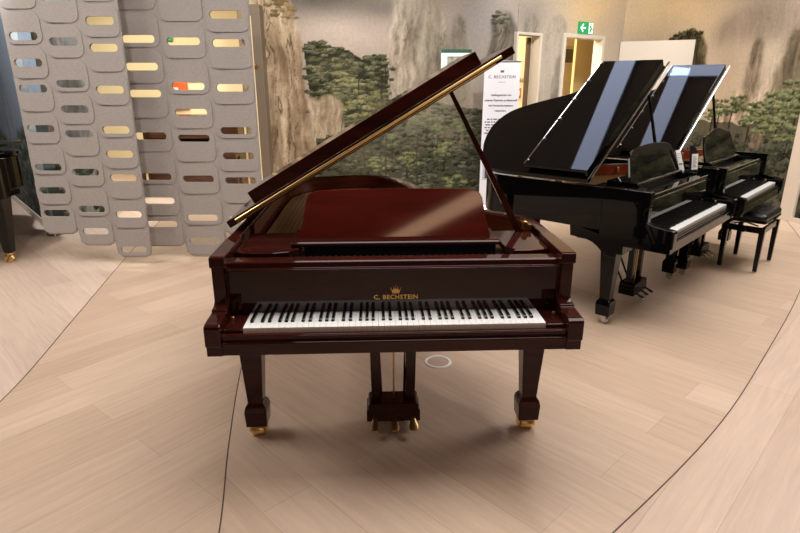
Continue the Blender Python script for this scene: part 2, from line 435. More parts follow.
    for x in (-.094, .005, .098):
        bm = bmesh.new()
        rings = []
        for y, w, z, h in ((.385, .010, .072, .006), (.365, .011, .068, .006), (.345, .016, .058, .0065), (.328, .022, .050, .007), (.312, .021, .044, .006), (.302, .013, .041, .004)):
            rings.append([(x+a*w, y, z+b*h) for a, b in ((-1, -.4), (-.6, -1), (.6, -1), (1, -.4), (1, .4), (.6, 1), (-.6, 1), (-1, .4))])
        loft(bm, rings); obj('pedal', bm, BRASS if W == MAHOG else CHROME, ly, 0, True)
    # keys
    kw = 1.225/52
    wm = None
    bm = bmesh.new(); box(bm, -kw/2+.0005, kw/2-.0005, 0, .16, .717, .740)
    for f in bm.faces:
        if f.calc_center_median().y < .001: f.material_index = 1
    me = bpy.data.meshes.new('white_key'); bmesh.ops.recalc_face_normals(bm, faces=bm.faces); bm.to_mesh(me); bm.free(); me.materials.append(IVORY); me.materials.append(KEYFRONT)
    bm = bmesh.new()
    loft(bm, [[(-.0070, .052, .739), (.0070, .052, .739), (.0070, .157, .739), (-.0070, .157, .739)], [(-.0064, .055, .748), (.0064, .055, .748), (.0064, .157, .749), (-.0064, .157, .749)],
              [(-.0054, .060, .7515), (.0054, .060, .7515), (.0054, .157, .7525), (-.0054, .157, .7525)]])
    bmesh.ops.recalc_face_normals(bm, faces=bm.faces)
    mb = bpy.data.meshes.new('black_key'); bm.to_mesh(mb); bm.free(); mb.materials.append(EBONY)
    for i in range(52):
        x = -1.225/2 + (i+.5)*kw
        o = bpy.data.objects.new('white_key', me); C.objects.link(o); o.parent = t; o.location = (x, 0, 0)
        note = 'ABCDEFG'[i % 7]
        if i < 51 and note in 'ACDFG':
            o = bpy.data.objects.new('black_key', mb); C.objects.link(o); o.parent = t
            o.location = (x + kw/2 + {'A': .002, 'C': -.0025, 'D': .0025, 'F': -.003, 'G': 0}[note], 0, 0)
    return t

make_piano('dark mahogany grand piano with brass casters, lid propped open, centre of the wooden floor', (-.0159, 2.1005), .0438, MAHOG, MAHOG_DESK, LONG, CHEEK,
           'grand pianos', 30.7, 0, .003, caster=BRASS, lidmetal=BRASS)
pa = make_piano('black polished grand piano directly beside the mahogany one, card and leaflet standing on it', (2.228, 4.0711), .8188, BLACK, BLACK, SHORT, CHEEK_SWEEP,
                'grand pianos', 33.0, 0, .022, caster=CHROME, desk='arch', lettering=False, keybed_z=.614, lid_u=1.40, flap_u=(.02, 1.388), flap_y=.50)
pb = make_piano('black polished grand piano farthest back on the right, bench at its keyboard', (3.315, 5.165), .8188, BLACK, BLACK, SHORT, CHEEK_SWEEP,
                'grand pianos', 33.0, 0, .022, caster=CHROME, desk='ogee', lettering=False, keybed_z=.614, lid_u=1.40, flap_u=(.02, 1.388), flap_y=.50)
LP = .02
make_piano('black grand piano cut off by the left photo edge, leg on a large brass caster', (-3.821-.672, 5.318-.375), LP, BLACK, BLACK, SHORT, CHEEK,
           'grand pianos', 0, 0, .02, block=False, caster=BRASS, bigcaster=True, desk=None, lettering=False, open_lid=False)

# ------------------------------------------------------------------ bench
def bench():
    c, s = math.cos(.7893), math.sin(.7893)
    lx, ly = .195, .045
    t = empty('piano_bench', (3.2567+c*lx-s*ly, 5.1022+s*lx+c*ly, 0), .7893, 'low black piano bench with padded leather seat in front of the farthest piano', 'bench')
    for sx in (-1, 1):
        for sy in (-1, 1):
            bm = bmesh.new(); x, y = sx*.255, sy*.15
            loft(bm, [[(x+a*w, y+b*w, z) for a, b in ((-1, -1), (1, -1), (1, 1), (-1, 1))] for z, w in ((.012, .017), (.425, .023))])
            lg = obj('leg', bm, BLACK, t, .002)
            bm = bmesh.new(); lathe(bm, [(.013, 0), (.015, .003), (.015, .013)], 12, Matrix.Translation((x, y, 0))); obj('foot_glide', bm, CHROME, lg)
    bm = bmesh.new()
    for sy in (-1, 1): box(bm, -.24, .24, sy*.15-.012, sy*.15+.012, .37, .425)
    for sx in (-1, 1): box(bm, sx*.255-.012, sx*.255+.012, -.14, .14, .37, .425)
    obj('apron', bm, BLACK, t, .002)
    for sx in (-1, 1):
        bm = bmesh.new(); lathe(bm, [(.012, 0), (.03, .004), (.032, .02), (.026, .026)], 16, Matrix.Translation((sx*.267, 0, .40)) @ Matrix.Rotation(sx*PI/2, 4, 'Y')); obj('height_knob', bm, BLACK, t, 0, True)
    bm = bmesh.new(); 
    for sx in (-1, 1): tube(bm, [(sx*.2, -.1, .425), (sx*.2, .1, .47)], .007, 6); tube(bm, [(sx*.2, .1, .425), (sx*.2, -.1, .47)], .007, 6)
    obj('lift_scissor', bm, DARKSATIN, t)
    bm = bmesh.new(); prism(bm, rrect(0, 0, .575, .345, .02), .465, .482); obj('seat_board', bm, BLACK, t, .002)
    bm = bmesh.new(); rings = []
    N = 26
    for z, k, in ((.482, .97), (.492, 1.0), (.522, 1.0), (.538, .975), (.546, .92), (.550, .8)):
        rings.append([(x*k if True else x, y*k*(1 if k > .95 else k), z) for x, y in rrect(0, 0, .57, .34, .035)])
    loft(bm, rings); cu = obj('seat_cushion', bm, LEATHER, t, 0, True, angle=60)
    bm = bmesh.new()
    for x in (-.14, 0, .14):
        for y in (-.07, .07): lathe(bm, [(.009, .548), (.01, .552), (.006, .5545)], 10, Matrix.Translation((x, y, 0)))
    obj('cushion_button', bm, LEATHER, cu)
bench()

# card stand and leaflet on the middle black piano
def on_piano(p, fx, fy, a=.8188): 
    c, s = math.cos(a), math.sin(a); return (p[0]+c*fx-s*fy, p[1]+s*fx+c*fy)
PA = (2.228, 4.0711)
x, y = on_piano(PA, .635, .29)
t = empty('card_stand', (x, y, .9762), .42, 'small black wedge stand holding a white card on top of the middle piano', 'sign')
bm = bmesh.new()
prism(bm, [(-.045, 0), (.045, 0), (.045, .135), (.03, .165), (.005, .195), (-.025, .21), (-.045, .212)], .0, .014, 'y', Matrix.Rotation(-.12, 4, 'X'))
box(bm, -.045, .045, -.012, .05, 0, .008); obj('holder', bm, DARKSATIN, t, .0015)
bm = bmesh.new(); box(bm, -.033, .036, -.004, -.001, .014, .142, Matrix.Rotation(-.12, 4, 'X')); card = obj('card', bm, PAPER, t)
bm = bmesh.new()
for k in range(9): box(bm, -.022, .022-.01*(k % 3), -.0052, -.0042, .035+k*.0105, .038+k*.0105, Matrix.Rotation(-.12, 4, 'X'))
obj('print', bm, INK, card)
x, y = on_piano(PA, .60, .375)
t = empty('leaflet', (x, y, .9762), .5, 'white folded leaflet leaning beside the black card stand on the middle piano', 'leaflet')
bm = bmesh.new()
loft(bm, [[(-.028, 0, 0), (.034, 0, 0), (.034, .003, 0), (-.028, .003, 0)], [(-.046, .05, .165), (.012, .05, .165), (.012, .053, .165), (-.046, .053, .165)]])
loft(bm, [[(-.028, .10, 0), (.034, .10, 0), (.034, .103, 0), (-.028, .103, 0)], [(-.046, .053, .165), (.012, .053, .165), (.012, .056, .165), (-.046, .056, .165)]])
lf = obj('folded_sheet', bm, PAPER, t)
bm = bmesh.new()
def lq(u, v): return Vector((-.028-.018*v+.06*u, .05*v-.001, .165*v))
for v0, v1 in ((.30, .36), (.62, .64), (.72, .74), (.82, .84)):
    bm.faces.new([bm.verts.new(lq(a, b)) for a, b in ((.12, v0), (.85, v0), (.85, v1), (.12, v1))])
obj('print', bm, INK, lf)

# ------------------------------------------------------------------ floor
def arc(pts, k=8): return catmull(pts, k)
seamR = arc([(-.2, .9), (.25, 1.32), (.831, 1.783), (1.595, 2.474), (2.30, 3.238), (3.404, 4.522), (4.3, 5.75), (5.1, 7.4)])
seamM = arc([(-.55, .5), (-.60, 1.1), (-.706, 1.783), (-.84, 2.389), (-.985, 3.171), (-1.12, 4.2), (-1.35, 5.8), (-1.75, 8.3)])
seamL = arc([(-2.05, .3), (-2.15, 1.6), (-2.204, 2.739), (-2.43, 3.878), (-2.738, 5.318), (-2.95, 6.4), (-3.35, 8.6)])
def zone(bm, a, b, mi):
    n = max(len(a), len(b))
    def rs(p):
        out = []
        for i in range(n):
            t = i/(n-1)*(len(p)-1); j = min(int(t), len(p)-2); f = t-j
            out.append((p[j][0]*(1-f)+p[j+1][0]*f, p[j][1]*(1-f)+p[j+1][1]*f))
        return out
    A, B = rs(a), rs(b)
    va = [bm.verts.new((*p, 0)) for p in A]; vb = [bm.verts.new((*p, 0)) for p in B]
    for i in range(n-1):
        bm.faces.new((va[i], vb[i], vb[i+1], va[i+1])).material_index = mi
ext = lambda s, a, b: [a] + list(s) + [b]
sL = ext(seamL, (-2.0, -11), (-3.9, 13)); sM = ext(seamM, (-.5, -11), (-2.2, 13)); sR = ext(seamR, (-.3, -11), (6.4, 13))
bm = bmesh.new()
zone(bm, [(-10, -11), (-10, 13)], sL, 0); zone(bm, sL, sM, 1); zone(bm, sM, sR, 2); zone(bm, sR, [(9, -11), (9, 13)], 3)
F1, F2, FS = (197, 170, 147), (211, 185, 162), (180, 153, 133)
fl = obj('floor', bm, [floor_material('oak_planks_left', math.radians(-46), (204, 180, 162), (216, 192, 174), FS), floor_material('oak_planks_midleft', math.radians(51), F1, F2, FS, (.4, .1, 0)),
                      floor_material('oak_planks_centre', math.radians(-46), F1, F2, FS, (.9, .05, 0)), floor_material('oak_planks_right', math.radians(46), (202, 174, 154), (214, 188, 168), FS, (.2, .13, 0))])
for f in fl.data.polygons:
    if f.normal.z < 0: f.flip()
fl['kind'] = 'structure'
k = 0
for s in (seamL, seamM, seamR):
    k += 1
    bm = bmesh.new(); w = .003
    A, B = offset(s, -w), offset(s, w)
    loft(bm, [[(a[0], a[1], .0002), (b[0], b[1], .0002), (b[0], b[1], .0012), (a[0], a[1], .0012)] for a, b in zip(A, B)])
    obj('trim_%d' % k, bm, SEAM)['kind'] = 'structure'
t = empty('floor_outlet', (.24, 3.211, 0), 0, 'flat round floor outlet with a white ring behind the mahogany piano keyboard', 'outlet')
bm = bmesh.new(); n = 40
R = [[bm.verts.new((r*math.cos(2*PI*i/n), r*math.sin(2*PI*i/n), z)) for i in range(n)] for r, z in ((.067, .001), (.069, .005), (.083, .005), (.086, .0005))]
for a, b in zip(R, R[1:]):
    for i in range(n): bm.faces.new((a[i], a[(i+1) % n], b[(i+1) % n], b[i]))
obj('ring', bm, RINGW, t, 0, True)
bm = bmesh.new(); lathe(bm, [(.067, .0005), (.067, .002)], n); obj('cover', bm, mat('outlet_wood_insert', (190, 164, 146), .5), t)
for a in (-1.2, -1.75):
    bm = bmesh.new(); lathe(bm, [(.006, .002), (.006, .0045)], 10, Matrix.Translation((.073*math.cos(a), .073*math.sin(a), 0))); obj('catch', bm, DARKSATIN, t)

# ------------------------------------------------------------------ mural printing
rng = np.random.default_rng(5)
def vnoise(x, y, seed):
    r = np.random.default_rng(seed).random((64, 64))
    xi = np.floor(x).astype(int); yi = np.floor(y).astype(int); fx = x-xi; fy = y-yi
    fx = fx*fx*(3-2*fx); fy = fy*fy*(3-2*fy)
    g = lambda a, b: r[a % 64, b % 64]
    return (g(xi, yi)*(1-fx)+g(xi+1, yi)*fx)*(1-fy) + (g(xi, yi+1)*(1-fx)+g(xi+1, yi+1)*fx)*fy
def fbm(x, y, seed, o=5):
    s = np.zeros_like(x); a = .5; tot = 0
    for k in range(o):
        s += a*vnoise(x*2**k+k*7.3, y*2**k+k*3.1, seed+k); tot += a; a *= .55
    return s/tot
class Print:
    def __init__(s, u0, u1, z0, z1, d=.0135):
        s.u = np.arange(u0, u1+d*.5, d); s.z = np.arange(z0, z1+d*.5, d)
        s.U, s.Z = np.meshgrid(s.u, s.z); s.d = d; s.img = np.zeros(s.U.shape+(3,)); s.seed = 11
    def blend(s, col, a):
        col = np.asarray(col, float)
        s.img = s.img*(1-a[..., None]) + col*a[..., None]
    def inside(s, poly, warp=.03, wf=6):
        wx = (fbm(s.U*wf, s.Z*wf, s.seed)-.5)*2*warp; wz = (fbm(s.U*wf+9, s.Z*wf+4, s.seed+3)-.5)*2*warp
        x, y = s.U+wx, s.Z+wz; m = np.zeros(x.shape, bool); n = len(poly)
        for i in range(n):
            (x1, y1), (x2, y2) = poly[i], poly[(i+1) % n]
            if y1 == y2: continue
            c = ((y1 > y) != (y2 > y)) & (x < (x2-x1)*(y-y1)/(y2-y1)+x1); m ^= c
        return m.astype(float)
    def soften(s, a, n):
        for k in range(3):
            for ax in (0, 1):
                c = np.cumsum(np.pad(a, [(n+1, n) if i == ax else (0, 0) for i in (0, 1)], mode='edge'), ax)
                a = (c[2*n+1:]-c[:-2*n-1])/(2*n+1) if ax == 0 else (c[:, 2*n+1:]-c[:, :-2*n-1])/(2*n+1)
        return a
    def rock(s, poly, light, dark, crack=.6, alpha=1., fade=None, warp=.035, vf=(9, 1.6), soft=1):
        s.seed += 17; a = s.soften(s.inside(poly, warp), soft)*alpha
        if fade: a = a*np.clip((fade[0]-s.Z)/(fade[0]-fade[1]), 0, 1)
        w = (fbm(s.U*3, s.Z*3, s.seed+5)-.5)*.16
        n = fbm((s.U+w)*vf[0], s.Z*vf[1], s.seed+1, 5); n2 = fbm(s.U*7, s.Z*7, s.seed+2, 5)
        n3 = fbm((s.U+w)*vf[0]*3, s.Z*vf[1]*2.4, s.seed+21, 4); v = np.clip((n*.45+n2*.2+n3*.35-.32)/.36, 0, 1)[..., None]
        col = np.asarray(dark)*(1-v)+np.asarray(light)*v
        rid = np.abs(fbm((s.U+w)*vf[0]*.8, s.Z*vf[1]*.7, s.seed+9, 4)-.5)
        rid2 = np.abs(fbm(s.U*6, s.Z*9, s.seed+13, 4)-.5)
        ck = np.clip(1-rid/.022, 0, 1)*crack*.8 + np.clip(1-rid2/.012, 0, 1)*crack*.35
        col = col*(1-np.clip(ck, 0, .85)[..., None]) + np.array([52, 42, 32.])*np.clip(ck, 0, .85)[..., None]
        s.img = s.img*(1-a[..., None])+col*a[..., None]
    def pad(s, cx, cz, rx, rz, top, bot, alpha=1.):
        i0, i1 = np.searchsorted(s.u, [cx-rx*1.4, cx+rx*1.4]); j0, j1 = np.searchsorted(s.z, [cz-rz*1.6, cz+rz*1.6])
        if i1 <= i0 or j1 <= j0: return
        U = s.U[j0:j1, i0:i1]; Z = s.Z[j0:j1, i0:i1]
        n = fbm(U*30, Z*44, 91, 3)-.5
        x = (U-cx)/rx; z = (Z-cz)/rz
        r = x*x+z*z + n*2.2
        a = np.clip((1-r)/.25, 0, 1)*alpha
        v = np.clip(z*.5+.5+n*1.3, 0, 1)[..., None]
        col = np.asarray(bot)*(1-v)+np.asarray(top)*v
        s.img[j0:j1, i0:i1] = s.img[j0:j1, i0:i1]*(1-a[..., None])+col*a[..., None]
    def forest(s, poly, n, size, top, bot, seed, flat=.38, vary=26):
        r = np.random.default_rng(seed); P = np.array(poly); lo, hi = P.min(0), P.max(0); pts = []
        def ins(x, y):
            m = False
            for i in range(len(poly)):
                (x1, y1), (x2, y2) = poly[i], poly[(i+1) % len(poly)]
                if (y1 > y) != (y2 > y) and x < (x2-x1)*(y-y1)/(y2-y1)+x1: m = not m
            return m
        while len(pts) < n:
            x, y = r.uniform(lo, hi)
            if ins(x, y): pts.append((x, y))
        pts.sort(key=lambda p: -p[1])
        for x, y in pts:
            k = r.uniform(.6, 1.3)*size; c = r.uniform(-1, 1)*vary
            s.pad(x, y, k, k*flat*r.uniform(.8, 1.4), np.array(top)+c, np.array(bot)+c*.4)
    def trunk(s, x, z0, z1, w, col=(54, 44, 34)):
        a = (np.abs(s.U-x-(fbm(s.Z*3, s.Z*0+x, 5)-.5)*.05) < w) & (s.Z > z0) & (s.Z < z1)
        s.blend(col, a*.8)
    def fog(s, cx, cz, rx, rz, col, a, n=.5):
        r = ((s.U-cx)/rx)**2+((s.Z-cz)/rz)**2
        m = np.exp(-r)*a*(1-n+2*n*fbm(s.U*1.6, s.Z*2.4, 77))
        s.blend(col, np.clip(m, 0, 1))
    def wall(s, name, P, Q, holes=(), gain=1., back=.12, con=1.12, sat=.82):
        """grid mesh carrying the print in a colour attribute; P->Q in plan, thickness behind"""
        P, Q = Vector((*P, 0)), Vector((*Q, 0)); L = (Q-P).length
        nz, nu = s.U.shape; verts = [(u, 0, z) for z in s.z for u in s.u]; faces = []
        for j in range(nz-1):
            for i in range(nu-1):
                uc, zc = s.u[i]+s.d/2, s.z[j]+s.d/2
                if any(a < uc < b and c < zc < e for a, b, c, e in holes): continue
                faces.append((j*nu+i, j*nu+i+1, (j+1)*nu+i+1, (j+1)*nu+i))
        me = bpy.data.meshes.new(name); me.from_pydata(verts, [], faces)
        lm = s.img.mean(-1, keepdims=True); c = np.clip((lm-140)*con+140*gain+(s.img-lm)*sat, 0, 255)/255; l = np.where(c <= .04045, c/12.92, ((c+.055)/1.055)**2.4)
        at = me.color_attributes.new('print', 'FLOAT_COLOR', 'POINT')
        at.data.foreach_set('color', np.concatenate([l, np.ones(l.shape[:2]+(1,))], 2).astype(np.float32).ravel())
        o = link(name, me, MURAL); o.location = P; o.rotation_euler = (0, 0, math.atan2(Q.y-P.y, Q.x-P.x)); o['kind'] = 'structure'
        m = o.modifiers.new('thickness', 'SOLIDIFY'); m.thickness = back; m.offset = -1
        return o

W1, W2, W3, W4, W5, W6 = (-2.2, 8.3), (1.6, 8.3), (3.55, 9.7), (4.5, 9.25), (4.96, 7.19), (5.75, 4.8)
H = 3.6
def fogbase(p, low, high, tint, seed):
    n = fbm(p.U*.7, p.Z*1.1, seed, 4)[..., None]
    v = np.clip(p.Z/2.9, 0, 1)[..., None]
    p.img = np.asarray(low)*(1-v)+np.asarray(high)*v
    p.img = p.img*(1-.5*n)+np.asarray(tint)*.5*n

# back wall -------------------------------------------------------------
p = Print(0, 3.8, 0, H)
fogbase(p, (140, 130, 112), (140, 126, 114), (176, 160, 146), 3)
p.fog(1.4, 2.35, .9, .3, (180, 162, 148), .8); p.fog(1.3, 2.85, 1.2, .24, (84, 78, 72), 1.0); p.fog(2.0, 2.65, .3, .12, (84, 80, 76), .7); p.fog(3.3, 2.5, .5, .7, (142, 136, 132), .7)
p.rock([(2.14, 3.6), (2.13, 2.74), (2.064, 2.367), (2.035, 1.984), (1.98, 1.5), (2.0, .9), (2.95, .9), (2.93, 1.788), (2.86, 2.241), (2.76, 2.74), (2.74, 3.6)], (190, 176, 154), (110, 98, 82), .45, .95, soft=2)
p.rock([(2.50, 2.75), (2.50, 2.2), (2.48, 1.4), (2.95, 1.4), (2.93, 1.788), (2.84, 2.241), (2.735, 2.75)], (156, 144, 122), (84, 78, 64), .5, .8, soft=3)
p.rock([(2.90, 2.45), (2.98, 2.56), (3.08, 2.49), (3.12, 2.17), (3.14, 1.6), (3.3, 1.1), (2.88, 1.1), (2.87, 2.14)], (150, 136, 116), (104, 94, 80), .5, .8)
p.rock([(3.40, 2.0), (3.43, 2.2), (3.443, 2.49), (3.545, 2.63), (3.709, 2.58), (3.803, 2.367), (3.85, 2.1), (3.85, 1.5), (3.38, 1.5)], (128, 118, 102), (62, 58, 50), .6, .95)
p.forest([(3.44, 2.45), (3.55, 2.64), (3.68, 2.6), (3.7, 2.5), (3.5, 2.4)], 14, .05, (92, 92, 76), (50, 52, 44), 8)
p.fog(2.4, 2.75, .8, .3, (138, 124, 110), .5); p.fog(2.2, 1.9, .3, .3, (170, 150, 128), .3)
p.rock([(.0, 3.6), (.0, 0), (1.06, 0), (1.02, .401), (.955, 1.043), (.872, 1.788), (.86, 2.2), (.80, 2.4), (.77, 2.55), (.73, 2.75), (.70, 3.0), (.62, 3.6)], (206, 182, 148), (122, 98, 72), .8, vf=(7, 1.0))
p.forest([(.35, 2.8), (.7, 2.8), (.78, 2.5), (.5, 2.55)], 22, .07, (150, 128, 88), (104, 82, 56), 4, vary=16)
F = [(.88, 2.19), (1.108, 2.225), (1.31, 2.15), (1.514, 2.10), (1.677, 2.0), (1.815, 2.05), (1.97, 2.06), (2.02, 1.95), (2.05, 1.82), (2.02, 1.56), (2.1, 1.2), (2.0, .8), (1.0, .8), (.96, 1.2)]
p.blend((48, 50, 34), p.inside(F, .02))
p.forest(F, 620, .07, (110, 108, 74), (38, 41, 30), 5, flat=.3, vary=30)
p.forest([(1.3, 1.85), (1.9, 1.6), (1.95, 1.2), (1.2, 1.2)], 60, .08, (140, 134, 84), (62, 64, 42), 12, flat=.3)
p.fog(1.3, 1.9, .35, .12, (150, 140, 104), .3)
p.trunk(2.0, 1.6, 1.9, .008); p.trunk(1.62, 1.55, 1.8, .007); p.trunk(1.95, 1.3, 1.8, .008)
p.pad(2.1, 1.87, .07, .022, (100, 104, 76), (52, 54, 40)); p.pad(2.07, 1.73, .06, .018, (100, 104, 76), (52, 54, 40)); p.pad(1.95, 2.02, .09, .035, (96, 100, 66), (44, 48, 34))
p.rock([(.90, 1.55), (1.045, 1.45), (1.10, 1.52), (1.244, 1.53), (1.39, 1.42), (1.40, 1.05), (1.35, .6), (.95, .6)], (198, 176, 144), (124, 104, 80), .7)
L = [(.99, .9), (1.2, .95), (1.405, 1.0), (1.7, 1.15), (2.13, 1.5), (2.5, 1.5), (2.766, 1.42), (3.195, 1.33), (3.8, 1.3), (3.8, 0), (.99, 0)]
p.blend((62, 62, 46), p.inside(L, .05)*.85)
p.fog(2.55, 1.35, .5, .3, (150, 136, 112), .6); p.rock([(2.35, 1.35), (2.5, 1.5), (2.85, 1.4), (3.3, 1.1), (3.25, .7), (2.4, .8)], (150, 134, 106), (86, 78, 58), .5, .5)
p.forest(L, 900, .06, (96, 98, 74), (36, 39, 30), 6, flat=.42, vary=30)
for x, z, r in ((2.584, 1.18, .13), (3.05, 1.1, .1), (2.3, .62, .12), (3.0, .33, .13), (1.9, .55, .1), (2.75, 1.05, .09), (2.1, .9, .1), (2.85, .75, .1)):
    p.trunk(x, z-.28, z, .01)
    rr = np.random.default_rng(int(x*100))
    for q in range(16): p.pad(x+rr.normal()*r*.6, z+rr.normal()*r*.4, r*.55, r*.26, (146, 148, 92) if z < .8 else (116, 124, 84), (60, 68, 44))
for x in (1.35, 2.45, 3.2, 3.35, 2.0, 1.7): p.trunk(x, .3, .95, .012, (70, 58, 44))
p.fog(2.6, 1.2, .8, .35, (150, 140, 118), .35); p.fog(1.6, .7, .6, .3, (140, 130, 104), .3)
p.wall('wall_back', W1, W2, gain=.97)

# door wall -------------------------------------------------------------
D1, D2 = (.0, .44, 0, 2.31), (1.0, 1.86, 0, 2.32)
p = Print(0, 2.4, 0, H)
fogbase(p, (150, 142, 130), (164, 148, 128), (196, 176, 150), 9)
p.fog(.2, 2.6, .5, .4, (130, 122, 114), .8); p.fog(1.6, 2.85, .7, .5, (206, 168, 112), .8)
p.rock([(.1, 2.3), (.15, 2.5), (.3, 2.6), (.42, 2.5), (.46, 2.1), (.46, 1.4), (0, 1.4), (0, 2.3)], (140, 130, 114), (92, 86, 76), .5, .6)
p.rock([(.55, 2.3), (.65, 2.55), (.85, 2.62), (1.0, 2.5), (1.05, 2.3), (1.05, 0), (.5, 0), (.5, 1.0)], (158, 146, 128), (120, 110, 96), .4, .7)
p.rock([(.76, 1.5), (.82, 2.0), (.94, 2.1), (1.0, 1.9), (1.0, .8), (.72, .8)], (128, 120, 106), (58, 54, 46), .8, .8)
p.fog(.7, 2.0, .25, .6, (160, 148, 134), .6)
p.wall('wall_doors', W2, W3, holes=(D1, D2))

p = Print(0, math.hypot(4.336-W3[0], 9.985-W3[1]), 0, H, .02)
fogbase(p, (156, 142, 122), (176, 154, 122), (196, 172, 140), 19); p.fog(.5, 2.9, .8, .5, (204, 176, 130), .7)
p.wall('wall_niche', W3, (4.336, 9.985), gain=.97)
# right wall --------------------------------------------------------------
LR = math.hypot(W5[0]-W4[0], W5[1]-W4[1])
p = Print(-.76, LR, 0, H)
fogbase(p, (178, 166, 148), (186, 166, 140), (206, 186, 164), 21)
p.fog(-.3, 2.9, .9, .5, (226, 190, 136), .8); p.fog(1.4, 2.95, .7, .3, (150, 136, 118), .75)
p.rock([(.35, 2.42), (.7, 2.62), (1.2, 2.76), (1.7, 2.70), (2.2, 2.5), (2.2, 2.2), (.4, 2.2)], (160, 142, 122), (136, 120, 104), .1, .75, soft=6)
p.rock([(-.60, 2.28), (-.56, 2.38), (-.16, 2.46), (.1, 2.40), (.27, 2.2), (.3, 1.9), (.35, 1.2), (-.6, 1.2)], (150, 134, 104), (66, 58, 44), .6, 1.0)
p.forest([(-.62, 2.34), (-.4, 2.44), (-.1, 2.47), (.1, 2.4), (.15, 2.28), (-.5, 2.28)], 26, .07, (112, 104, 72), (62, 60, 42), 3)
p.fog(.75, 1.9, .3, .4, (184, 160, 134), .6)
p.rock([(1.06, 1.6), (1.10, 1.98), (1.13, 2.2), (1.2, 2.26), (1.28, 2.2), (1.33, 1.92), (1.36, 1.5), (1.1, 1.3)], (168, 150, 126), (84, 74, 58), .4, .95, warp=.02, soft=2)
p.rock([(2.2, 2.55), (1.95, 2.45), (1.72, 2.28), (1.6, 2.1), (1.5, 1.8), (1.4, 1.6), (1.2, 1.55), (.9, 1.6), (.55, 1.35), (.3, 1.1), (.3, .3), (2.2, .3)], (222, 202, 176), (118, 102, 80), .5, .95, vf=(7, 2.2), soft=3)
p.rock([(2.2, 2.5), (1.9, 2.35), (1.7, 2.2), (1.58, 1.9), (1.55, 1.6), (1.7, 1.5), (2.2, 1.6)], (146, 130, 106), (88, 80, 62), .4, .9, soft=4)
p.fog(.9, 1.5, .35, .25, (196, 172, 142), .5)
B = [(.2, 1.2), (.62, 1.12), (1.0, 1.15), (1.3, 1.1), (1.6, 1.35), (1.9, 1.4), (2.2, 1.4), (2.2, 0), (0, 0), (0, 1.1)]
p.blend((86, 84, 70), p.inside(B, .04)*.8)
p.forest([(.2, .9), (2.2, 1.1), (2.2, 0), (.2, 0)], 200, .09, (98, 102, 84), (52, 54, 46), 14, flat=.6, vary=18)
for x, z, r, tp in ((.72, 1.32, .16, 0), (.95, 1.38, .17, 0), (.6, 1.22, .1, 0), (1.45, 1.32, .17, 0), (1.3, 1.22, .16, 0), (1.62, 1.42, .15, 0), (1.85, 1.55, .2, 0), (2.0, 1.4, .2, 0), (1.75, 1.25, .2, 0), (1.55, 1.12, .17, 0), (1.95, 1.1, .2, 0), (2.1, 1.65, .15, 0)):
    p.trunk(x, z-.32, z, .012, (64, 56, 42)); rr = np.random.default_rng(int(x*1000))
    for q in range(20): p.pad(x+rr.normal()*r*.65, z+rr.normal()*r*.32, r*.5, r*.17, (150, 156, 108), (70, 78, 54))
p.rock([(1.35, 1.02), (1.5, 1.06), (1.6, .95), (1.55, .8), (1.35, .85)], (176, 156, 128), (110, 96, 78), .5, .7)
p.wall('wall_right', W4, W5, gain=1.0, con=1.4, sat=.85)
LQ = math.hypot(W6[0]-W5[0], W6[1]-W5[1])
p = Print(.16, LQ, .05, H, .02)
fogbase(p, (70, 66, 50), (120, 104, 84), (90, 86, 70), 31)
p.forest([(.0, 1.4), (2.5, 1.7), (2.5, 0), (0, 0)], 260, .12, (112, 110, 74), (40, 42, 32), 15, flat=.6)
p.wall('wall_front_right', W5, W6)

# left wall ---------------------------------------------------------------
Q1, Q2 = (-8.6, 11.64), (-3.95, 6.295)
p = Print(0, math.hypot(Q2[0]-Q1[0], Q2[1]-Q1[1]), .09, H, .02)
fogbase(p, (70, 78, 88), (148, 160, 176), (128, 140, 156), 41)
p.rock([(3.0, 0), (3.0, 1.2), (4.6, 1.0), (5.4, .8), (5.8, 1.1), (7.2, 1.3), (7.2, 0)], (96, 100, 96), (44, 48, 46), .5, .9)
p.rock([(4.2, 1.9), (4.6, 2.6), (5.0, 2.7), (5.3, 2.2), (5.6, 1.4), (5.6, .6), (4.0, .6)], (118, 128, 140), (86, 94, 106), .3, .6)
p.forest([(3.5, 1.1), (4.8, .9), (5.6, .95), (7.1, 1.3), (7.1, .1), (3.5, .1)], 320, .11, (92, 100, 88), (30, 36, 34), 16, flat=.5)
p.wall('wall_left', Q1, Q2)
Q3 = (-3.77, 7.15)
p = Print(0, math.hypot(Q3[0]-Q2[0], Q3[1]-Q2[1]), 0, H, .02)
fogbase(p, (86, 92, 84), (190, 196, 200), (150, 156, 158), 43)
p.rock([(0, 0), (0, 2.0), (.4, 2.4), (.9, 1.8), (.9, 0)], (186, 186, 180), (70, 74, 70), .5, .7, vf=(12, 1.4)); p.forest([(0, .9), (.9, 1.0), (.9, .1), (0, .1)], 60, .09, (92, 104, 84), (34, 42, 36), 18, flat=.5)
p.wall('wall_left_return', Q2, Q3)
bm = bmesh.new(); dx, dy = (Vector(Q2)-Vector(Q1)).normalized(); L = (Vector(Q2)-Vector(Q1)).length
o = bmesh.new(); box(o, 0, L, -.014, 0, 0, .09); b = obj('baseboard_left', o, SKIRT, None, .002); b.location = (*Q1, 0); b.rotation_euler = (0, 0, math.atan2(dy, dx)); b['kind'] = 'structure'

